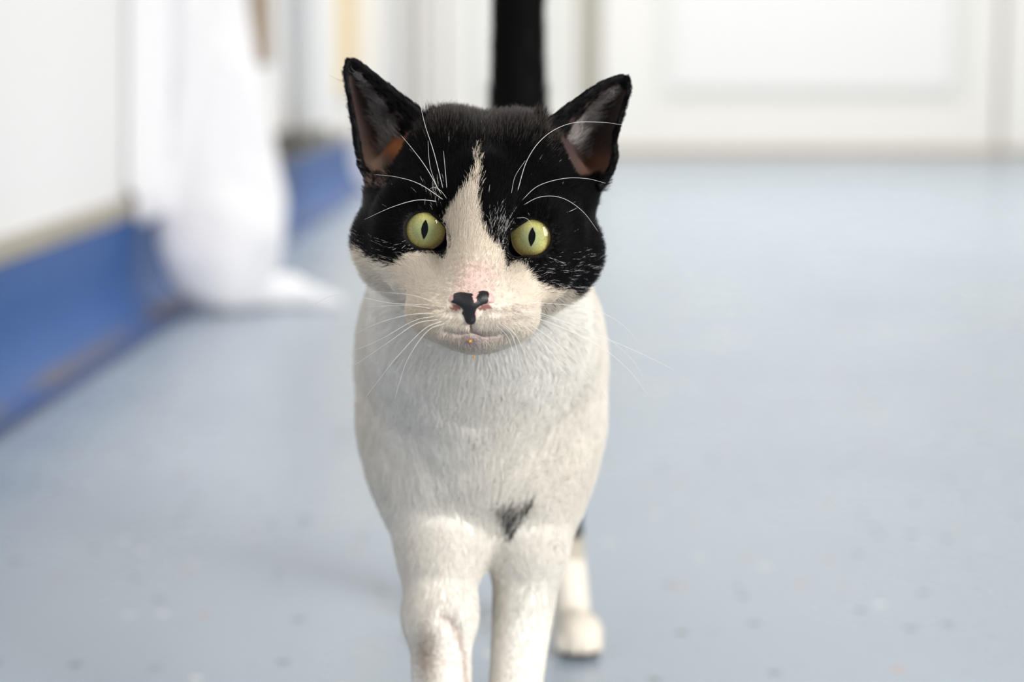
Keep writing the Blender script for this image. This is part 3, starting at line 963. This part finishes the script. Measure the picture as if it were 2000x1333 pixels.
def make_hair(name, roots, nrm, flow, length, color, radius, lift, curl=0.15, parent=body, npts=5, kind='stuff', clump=0.0, cell=3.0):
    n = len(roots)
    s = np.linspace(0, 1, npts)
    L = length[:, None]
    # tangent flow
    flow = flow - nrm * (flow * nrm).sum(1, keepdims=True)
    flow /= np.maximum(np.linalg.norm(flow, axis=1, keepdims=True), 1e-6)
    side = np.cross(nrm, flow)
    ang = rng.normal(0, curl, n)[:, None]
    flow2 = flow * np.cos(ang) + side * np.sin(ang)
    bend = rng.normal(0, curl * 0.6, n)[:, None]
    lf = (lift * rng.uniform(0.6, 1.4, n))[:, None]
    pts = np.empty((n, npts, 3))
    for i, t in enumerate(s):
        pts[:, i] = roots + L * (flow2 * t * (1 - 0.08 * t) + nrm * (lf * t * (1 - 0.45 * t)) + side * bend * t * t) - nrm * 0.25 * (1 - t)
    if clump:
        vox = np.floor((roots + rng.normal(0, cell * 0.22, roots.shape)) / cell).astype(np.int64)
        key = (vox[:, 0] * 4001 + vox[:, 1]) * 4001 + vox[:, 2]
        _, first, inv = np.unique(key, return_index=True, return_inverse=True)
        g = first[inv]
        for i, t in enumerate(s):
            k_ = clump * t ** 1.3
            pts[:, i] = pts[:, i] * (1 - k_) + pts[g, i] * k_
    h = bpy.data.hair_curves.new(name)
    h.add_curves([npts] * n)
    P = ((pts - ROOT) / 1000).astype(np.float32)
    h.attributes['position'].data.foreach_set('vector', P.ravel())
    rad = (np.asarray(radius)[:, None] * np.array([1.0, 1.0, 0.85, 0.6, 0.12])[None, :npts] / 1000).astype(np.float32)
    ra = h.attributes.get('radius') or h.attributes.new('radius', 'FLOAT', 'POINT')
    ra.data.foreach_set('value', rad.ravel())
    ca = h.attributes.new('tint', 'FLOAT_COLOR', 'CURVE')
    ca.data.foreach_set('color', np.concatenate([color, np.ones((n, 1))], 1).astype(np.float32).ravel())
    na = h.attributes.new('lie', 'FLOAT_VECTOR', 'CURVE')
    ln = nrm + flow2 * 0.15
    ln /= np.linalg.norm(ln, axis=1, keepdims=True)
    na.data.foreach_set('vector', ln.astype(np.float32).ravel())
    h.materials.append(M_fur)
    o = bpy.data.objects.new(name, h); COL.objects.link(o); o.parent = parent
    o['kind'] = kind
    return o

TRI = np.concatenate([Q[:, [0, 1, 2]], Q[:, [0, 2, 3]]])
TA = 0.5 * np.linalg.norm(np.cross(V[TRI[:, 1]] - V[TRI[:, 0]], V[TRI[:, 2]] - V[TRI[:, 0]]), axis=1)
TC = V[TRI].mean(1)
def scatter(weight, n):
    p = TA * weight; p = p / p.sum()
    t = rng.choice(len(TRI), n, p=p)
    a = rng.random((n, 2)); fl = a.sum(1) > 1; a[fl] = 1 - a[fl]
    w = np.stack([1 - a.sum(1), a[:, 0], a[:, 1]], 1)
    P = (V[TRI[t]] * w[:, :, None]).sum(1)
    Nn = (NRM[TRI[t]] * w[:, :, None]).sum(1); Nn /= np.linalg.norm(Nn, axis=1, keepdims=True)
    return P, Nn

TH = to_head(TC)
tew, tei, ted, tein = ear_info(TC)
tfun = fun[TRI].all(1)
is_ear = (tew >= 0) & ((np.array([e['v'] for e in EAR])[np.maximum(tew, 0), tei] > 0.04))
is_headt = (TH[:, 2] > -80) & (TC[:, 1] < 880) & (TC[:, 2] > 222) & ~is_ear
is_tail = (TC[:, 1] > 1290) & (TC[:, 2] > 232)
is_leg = (TC[:, 2] < 122) & ~is_headt
is_body = ~(is_ear | is_headt | is_tail | is_leg)
facing = np.clip((NRM[TRI].mean(1) @ HN) * 0.5 + 0.62, 0.2, 1)

NOSE_H = np.array([-1.3, -26.0, 28.0])
def head_fur(n):
    dn = np.linalg.norm(TH - NOSE_H, axis=1)
    w = is_headt * facing * np.where(dn < 45, 1.7, 1.0) * np.where(TH[:, 2] < -60, 0.5, 1)
    w = w * ~tfun
    P, Nn = scatter(w, n)
    H = to_head(P); qx, qy = facepx(H)
    keep = ~inpoly(qx, qy, [(877, 590), (882, 578), (897, 571), (922, 580), (940, 569), (954, 573), (964, 586), (957, 600), (942, 605), (934, 618), (925, 634), (913, 634), (902, 620), (896, 606), (881, 602)])
    edist = np.full(len(P), 99.0); evec = np.zeros((len(P), 3))
    for ex, ey in EYES:
        d = eye_opening_2d(H[:, 0], H[:, 1], ex, ey)
        d = np.where(H[:, 2] > -20, d, 99)
        m = d < edist
        edist[m] = d[m]
        evec[m] = np.stack([H[m, 0] - ex, H[m, 1] - ey, np.zeros(m.sum())], 1)
    keep &= edist > 0.45
    P, Nn, H, qx, qy, edist, evec = [a[keep] for a in (P, Nn, H, qx, qy, edist, evec)]
    r = H - NOSE_H; rn = np.linalg.norm(r, axis=1)
    fl = r / rn[:, None]
    fl[:, 2] -= 0.35 + 0.35 * sstep(H[:, 1], 26, 42)
    # up the bridge and forehead, down over the jaw
    mid = np.exp(-(H[:, 0] / 13) ** 2) * (H[:, 1] > -22)
    fl += mid[:, None] * np.array([0, 0.9, 0])
    low = sstep(-H[:, 1], 30, 44)
    fl += low[:, None] * np.array([0, -0.8, 0])
    ev = evec / np.maximum(np.linalg.norm(evec, axis=1, keepdims=True), 1e-6)
    we = np.exp(-np.maximum(edist - 1, 0) / 3.5)
    fl = fl * (1 - we[:, None]) + ev * we[:, None] * 1.2
    fl += np.stack([wobble(P, 0.25, 21), wobble(P, 0.25, 22), wobble(P, 0.25, 23)], 1) * 0.16
    L = np.clip(1.6 + 0.115 * (rn - 9), 1.5, 8.5)
    L = np.where((H[:, 1] < -20) & (rn > 34), L + 3.0, L)
    L = np.where(np.abs(H[:, 0]) > 36, L + 1.5, L)
    L *= np.clip(0.30 + edist / 9.0, 0.3, 1)
    bridge = np.exp(-(((qx - 927) / 52) ** 2 + ((qy - 545) / 48) ** 2))
    L *= 1 - 0.45 * bridge
    L *= rng.uniform(0.75, 1.2, len(L))
    ft = fl @ HM
    ft = ft - Nn * (ft * Nn).sum(1, keepdims=True); ft /= np.maximum(np.linalg.norm(ft, axis=1, keepdims=True), 1e-6)
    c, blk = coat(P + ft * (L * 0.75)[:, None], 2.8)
    c = c * rng.uniform(0.86, 1.08, (len(c), 1))
    # browner, lighter hairs on the crown: the sheen there put into their colour
    crown = blk & (rng.random(len(c)) < 0.75 * sstep(H[:, 1], 30, 46))
    c[crown] = np.array([0.060, 0.050, 0.045]) * rng.uniform(0.4, 1.3, (crown.sum(), 1))
    # stray white hairs in the mask close to the blaze and under the eyes
    stray = blk & (rng.random(len(c)) < 0.16 * np.exp(-((qx - 975) / 26) ** 2 - ((qy - 455) / 28) ** 2) + 0.10 * np.exp(-((qx - 852) / 20) ** 2 - ((qy - 392) / 18) ** 2) + 0.03 * (H[:, 1] < -4) + 0.001)
    c[stray] = (0.55, 0.54, 0.52)
    lift = np.where(blk, 0.30, 0.34) + 0.1 * (rn > 60)
    rad = np.where(rn < 45, 0.048, 0.075)
    L = L + 3.5 * sstep(H[:, 1], 32, 46) * sstep(-np.abs(H[:, 0]), -26, -16)
    L = np.where((np.abs(H[:, 0]) > 24) & (H[:, 1] > 22), np.minimum(L, 5.5), L)
    L = np.where((H[:, 0] < -36) & (H[:, 1] > 14), np.minimum(L, 3.0), L)
    lift = lift + 0.25 * sstep(H[:, 1], 36, 47) * sstep(-np.abs(H[:, 0]), -26, -18)
    make_hair('head_fur', P, Nn, fl @ HM, L, np.clip(c, 0, 1), rad, lift, 0.16, clump=0.4, cell=1.9)

def ear_fur(n_out, n_in):
    for k, e in enumerate(EAR):
        mine = is_ear & (tew == k)
        v_t = e['v'][tei]
        P, Nn = scatter(mine * (~tein) * 1.0, n_out)
        d, j = ear_nearest(e, to_head(P))
        fl = e['dv'][j] @ HM
        L = rng.uniform(2.2, 4.0, len(P)) * (1.15 - 0.5 * e['v'][j])
        c = np.tile(BLACK, (len(P), 1)) * rng.uniform(0.8, 2.0, (len(P), 1))
        all_ = [(P, Nn, fl, L, c, np.full(len(P), 0.07), np.full(len(P), 0.25))]
        # inside: a dense dark margin and sparse pale tufts combed from the inner edge outwards
        P, Nn = scatter(mine * tein * 1.0, n_in)
        d, j = ear_nearest(e, to_head(P)); u, v = e['u'][j], e['v'][j]
        sd = -1.0 if k == 0 else 1.0
        fl = np.tile(np.array([sd, 0.30, 0.10]), (len(P), 1)) + np.stack([0 * v, 0.25 - 0.7 * v, 0.2 + 0 * v], 1)
        fl = fl @ HM
        edge = (u < 0.20) | (v > 0.88) | (u > 0.965)
        tuft = (u < 0.62) & (v < 0.82) & (v > 0.06) & ~edge
        keep = edge | (tuft & (rng.random(len(P)) < 0.36)) | (rng.random(len(P)) < 0.10)
        P, Nn, fl, u, v, edge, tuft = [a[keep] for a in (P, Nn, fl, u, v, edge, tuft)]
        cl = np.clip(0.5 + 0.5 * wobble(P, 0.55, 31 + k), 0, 1)
        L = np.where(edge, 2.6, np.where(tuft, 13.0, 4.0)) * rng.uniform(0.7, 1.25, len(P))
        g = np.where(tuft, 0.10 + 0.34 * cl ** 1.5, 0.10) * rng.uniform(0.6, 1.2, len(P))
        c = np.stack([g, g * 0.90, g * 0.86], 1)
        c[edge] = BLACK * 1.6
        fl = fl + np.stack([wobble(P, 0.35, 41), wobble(P, 0.35, 42), wobble(P, 0.35, 43)], 1) * 0.22
        fl /= np.linalg.norm(fl, axis=1, keepdims=True)
        dn = (fl * Nn).sum(1); ft = np.sqrt(np.maximum(1 - dn * dn, 0.05))
        lift = np.where(tuft, np.clip(dn / ft, 0.12, 1.6), 0.22)
        L = np.where(tuft, L * np.maximum(ft, 0.5), L)
        all_.append((P, Nn, fl, L, c, np.where(edge, 0.07, 0.065), lift))
        A = [np.concatenate([x[i] for x in all_]) for i in range(7)]
        o = make_hair('ear_fur', *A[:6], A[6], 0.18, clump=0.66, cell=2.8)
        o['label'] = 'black ear with grey inner tufts'

def body_fur(n):
    w = is_body * np.where(TC[:, 1] < 960, 1.0, 0.24) * np.clip(1.0 - 0.45 * (NRM[TRI].mean(1)[:, 1] > 0.3), 0.3, 1)
    P, Nn = scatter(w, n)
    fl = np.tile(np.array([0, 0.1, -1.0]), (n, 1))
    fl[:, 0] = np.clip((P[:, 0] + 14) / 70, -1, 1) * 0.35
    t = sstep(P[:, 1], 930, 1010)
    fl = fl * (1 - t[:, None]) + np.array([0, 1.0, -0.35]) * t[:, None]
    fl += np.stack([wobble(P, 0.09, 51), wobble(P, 0.09, 52), wobble(P, 0.09, 53)], 1) * 0.28
    L = rng.uniform(9, 15, n) * (0.5 + 0.5 * sstep(P[:, 2], 118, 180))
    fu = fl / np.linalg.norm(fl, axis=1, keepdims=True)
    c, blk = coat(P + fu * (L * 0.6)[:, None], 3.0)
    cl = wobble(P, 0.35, 61)
    c = c * (rng.uniform(0.88, 1.06, n) * (1 + 0.04 * cl))[:, None]
    make_hair('body_fur', P, Nn, fl, L, np.clip(c, 0, 1), np.full(n, 0.095), np.full(n, 0.20), 0.18, clump=0.25, cell=4.0)

def leg_fur(n):
    P, Nn = scatter(is_leg * np.where(TC[:, 1] < 1000, 1.0, 0.8) * (TC[:, 2] > 1.5), n)
    fl = np.tile(np.array([0, 0.05, -1.0]), (n, 1)) + np.stack([wobble(P, 0.12, 71), wobble(P, 0.12, 72), 0 * P[:, 0]], 1) * 0.2
    foot = P[:, 2] < 24
    fl[foot] = np.array([0, -1, -0.5])
    L = np.clip(2.6 + np.maximum(P[:, 2] - 95, 0) * 0.15, 2.6, 10) * rng.uniform(0.8, 1.2, n)
    L = np.minimum(L, np.maximum(P[:, 2] * 0.9 + 0.8, 1.0))
    fu = fl / np.linalg.norm(fl, axis=1, keepdims=True)
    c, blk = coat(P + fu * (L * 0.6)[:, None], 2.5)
    c = c * rng.uniform(0.9, 1.06, n)[:, None]
    make_hair('leg_fur', P, Nn, fl, L, np.clip(c, 0, 1), np.full(n, 0.075), np.full(n, 0.24), 0.16)

def tail_fur(n):
    P, Nn = scatter(is_tail * 1.0, n)
    tp = np.array(tail, float)
    j = np.clip(((P[:, None] - 0.5 * (tp[:-1] + tp[1:])[None]) ** 2).sum(2).argmin(1), 0, len(tp) - 2)
    fl = (tp[1:] - tp[:-1])[j]
    fl = fl / np.linalg.norm(fl, axis=1, keepdims=True)
    c = np.tile(BLACK, (n, 1)) * rng.uniform(0.8, 2.2, (n, 1))
    o = make_hair('tail_fur', P, Nn, fl, rng.uniform(11, 17, n), c, np.full(n, 0.12), np.full(n, 0.36), 0.2)
    o['label'] = 'black raised tail'

head_fur(165000)
ear_fur(9000, 9000)
body_fur(150000)
leg_fur(65000)
tail_fur(16000)

# ---- whiskers
M_whisk = mat('whisker', (0.66, 0.65, 0.62), 0.4, 0.3)
def ray_head(px, py, guess=0.0):
    """Head-surface point under a pixel direction (sphere tracing the body field)."""
    v = at(px, py, 1.0) - CAM; v = v / np.linalg.norm(v)
    t = 700.0
    for _ in range(80):
        d = B.at((CAM + v * t)[None])[0]
        t += min(d, 12.0) * 0.8
        if abs(d) < 0.05: break
    return CAM + v * t

def tube(name, pts, r0, r1, m, parent, n=6, sub=6):
    P = np.array(pts, float)
    # Catmull-Rom refinement
    E = np.vstack([2 * P[0] - P[1], P, 2 * P[-1] - P[-2]])
    C = []
    for i in range(1, len(E) - 2):
        for q in np.linspace(0, 1, sub, endpoint=False):
            a, b, c, d = E[i - 1], E[i], E[i + 1], E[i + 2]
            C.append(0.5 * (2 * b + (c - a) * q + (2 * a - 5 * b + 4 * c - d) * q * q + (3 * b - a - 3 * c + d) * q ** 3))
    C.append(P[-1]); C = np.array(C)
    T = np.gradient(C, axis=0); T /= np.linalg.norm(T, axis=1, keepdims=True)
    ref = np.cross(T, np.array([0.3, 0.2, 0.93])); ref /= np.linalg.norm(ref, axis=1, keepdims=True)
    oth = np.cross(T, ref)
    m_ = len(C); vs = []
    for i in range(m_):
        r = r0 + (r1 - r0) * (i / (m_ - 1)) ** 1.2
        for k in range(n):
            a = 2 * math.pi * k / n
            vs.append(C[i] + r * (math.cos(a) * ref[i] + math.sin(a) * oth[i]))
    fs = [(i * n + k, i * n + (k + 1) % n, (i + 1) * n + (k + 1) % n, (i + 1) * n + k) for i in range(m_ - 1) for k in range(n)]
    fs += [tuple(range(n))[::-1], tuple((m_ - 1) * n + k for k in range(n))]
    return link_mesh(name, np.array(vs) / 1000, fs, m, parent, True, origin=ROOT / 1000)

# each: polyline of picture points, thickness (mm), rise above the skin at the tip (mm)
WH = [
    ([(873, 372), (869, 325), (866, 295)], 0.20, 9), ([(866, 372), (848, 300), (829, 240), (818, 188)], 0.24, 22),
    ([(863, 382), (832, 327), (803, 288), (783, 264)], 0.22, 16), ([(868, 392), (820, 360), (775, 346), (731, 341)], 0.20, 14),
    ([(856, 394), (815, 391), (765, 405), (712, 429)], 0.24, 14), ([(856, 372), (840, 325), (836, 275)], 0.14, 10),
    ([(846, 446), (852, 424), (868, 416)], 0.14, 4), ([(874, 390), (860, 372), (846, 366), (838, 372)], 0.14, 6),
    ([(1009, 380), (1030, 312), (1065, 266), (1115, 241), (1175, 239), (1221, 245)], 0.24, 20),
    ([(1015, 396), (1050, 364), (1100, 349), (1145, 349), (1183, 358)], 0.22, 14),
    ([(1016, 404), (1055, 385), (1098, 387), (1138, 413), (1168, 452)], 0.22, 12),
    ([(998, 382), (1006, 345), (1026, 314)], 0.14, 8), ([(1008, 426), (1030, 428), (1046, 455)], 0.15, 4),
    ([(846, 590), (800, 576), (720, 569)], 0.16, 4), ([(842, 603), (795, 597), (715, 600)], 0.17, 4), ([(846, 612), (800, 615), (740, 631), (690, 655)], 0.17, 6),
    ([(850, 618), (806, 628), (740, 665), (680, 689)], 0.18, 6), ([(856, 624), (812, 633), (760, 668), (688, 717)], 0.20, 8),
    ([(862, 628), (826, 645), (770, 704), (710, 782)], 0.20, 8), ([(868, 632), (834, 648), (795, 705), (770, 782)], 0.20, 8),
    ([(838, 596), (760, 592), (660, 576), (590, 609)], 0.13, 2),
    ([(1000, 594), (1060, 592), (1150, 603), (1210, 630), (1246, 668)], 0.16, 4), ([(998, 604), (1055, 612), (1150, 648), (1250, 690), (1318, 724)], 0.20, 8),
    ([(1000, 612), (1060, 626), (1160, 670), (1225, 720), (1270, 778)], 0.20, 8), ([(996, 618), (1045, 640), (1110, 692), (1165, 748), (1200, 812)], 0.18, 6),
    ([(990, 624), (1035, 645), (1085, 700), (1120, 752)], 0.16, 6), ([(972, 630), (1000, 655), (1014, 705), (1018, 752)], 0.18, 6),
    ([(978, 630), (1008, 656), (1028, 700), (1046, 738)], 0.17, 6), ([(966, 632), (992, 660), (1004, 700), (1006, 735)], 0.14, 6),
    ([(1000, 606), (1062, 618), (1170, 652), (1232, 700), (1262, 748)], 0.14, 6),
]
for pts, r, rise in WH:
    root = ray_head(*pts[0])
    dr = (root - CAM) @ FWD
    n = len(pts); W = [root]
    px0 = np.array(pts[0], float)
    tot = sum(np.hypot(*(np.array(pts[i + 1]) - np.array(pts[i]))) for i in range(n - 1)); acc = 0
    tipback = 0.10 * tot if pts[0][1] > 560 else 0.08 * tot     # whiskers sweep back with the face
    for i in range(1, n):
        acc += np.hypot(*(np.array(pts[i]) - np.array(pts[i - 1])))
        t = acc / tot
        D = dr - rise * math.sin(min(t * 1.6, 1.57)) + tipback * t * t
        W.append(at(pts[i][0], pts[i][1], D))
    tube('whisker', W, r * 0.56, 0.035, M_whisk, cat)

# ---- crumbs on the chin
M_crumb = mottled('orange_crumb', (0.75, 0.33, 0.05), (0.62, 0.25, 0.04), 900, 0.6, 0.3)
for (px, py, r, lab) in [(918, 667, 0.62, 'tiny orange food crumb stuck on the lower lip of the cat'),
                         (918, 684, 0.36, 'smallest orange crumb in the fur at the edge of the chin'),
                         (926, 699, 0.50, 'orange crumb in the white fur just under the cat chin')]:
    p = ray_head(px, py) if py < 690 else at(926, 698, 789.5)
    bm = bmesh.new(); bmesh.ops.create_icosphere(bm, subdivisions=2, radius=r / 1000)
    for v in bm.verts: v.co *= 1 + 0.25 * math.sin(v.co.x * 9000 + v.co.z * 7000)
    o = from_bm('food_crumb', bm, M_crumb, None, True)
    pc = p + (CAM - p) / np.linalg.norm(CAM - p) * (1.2 if py < 690 else 0)
    o.location = tuple(pc / 1000)
    tag(o, lab, 'crumb', 'food crumbs on the chin')
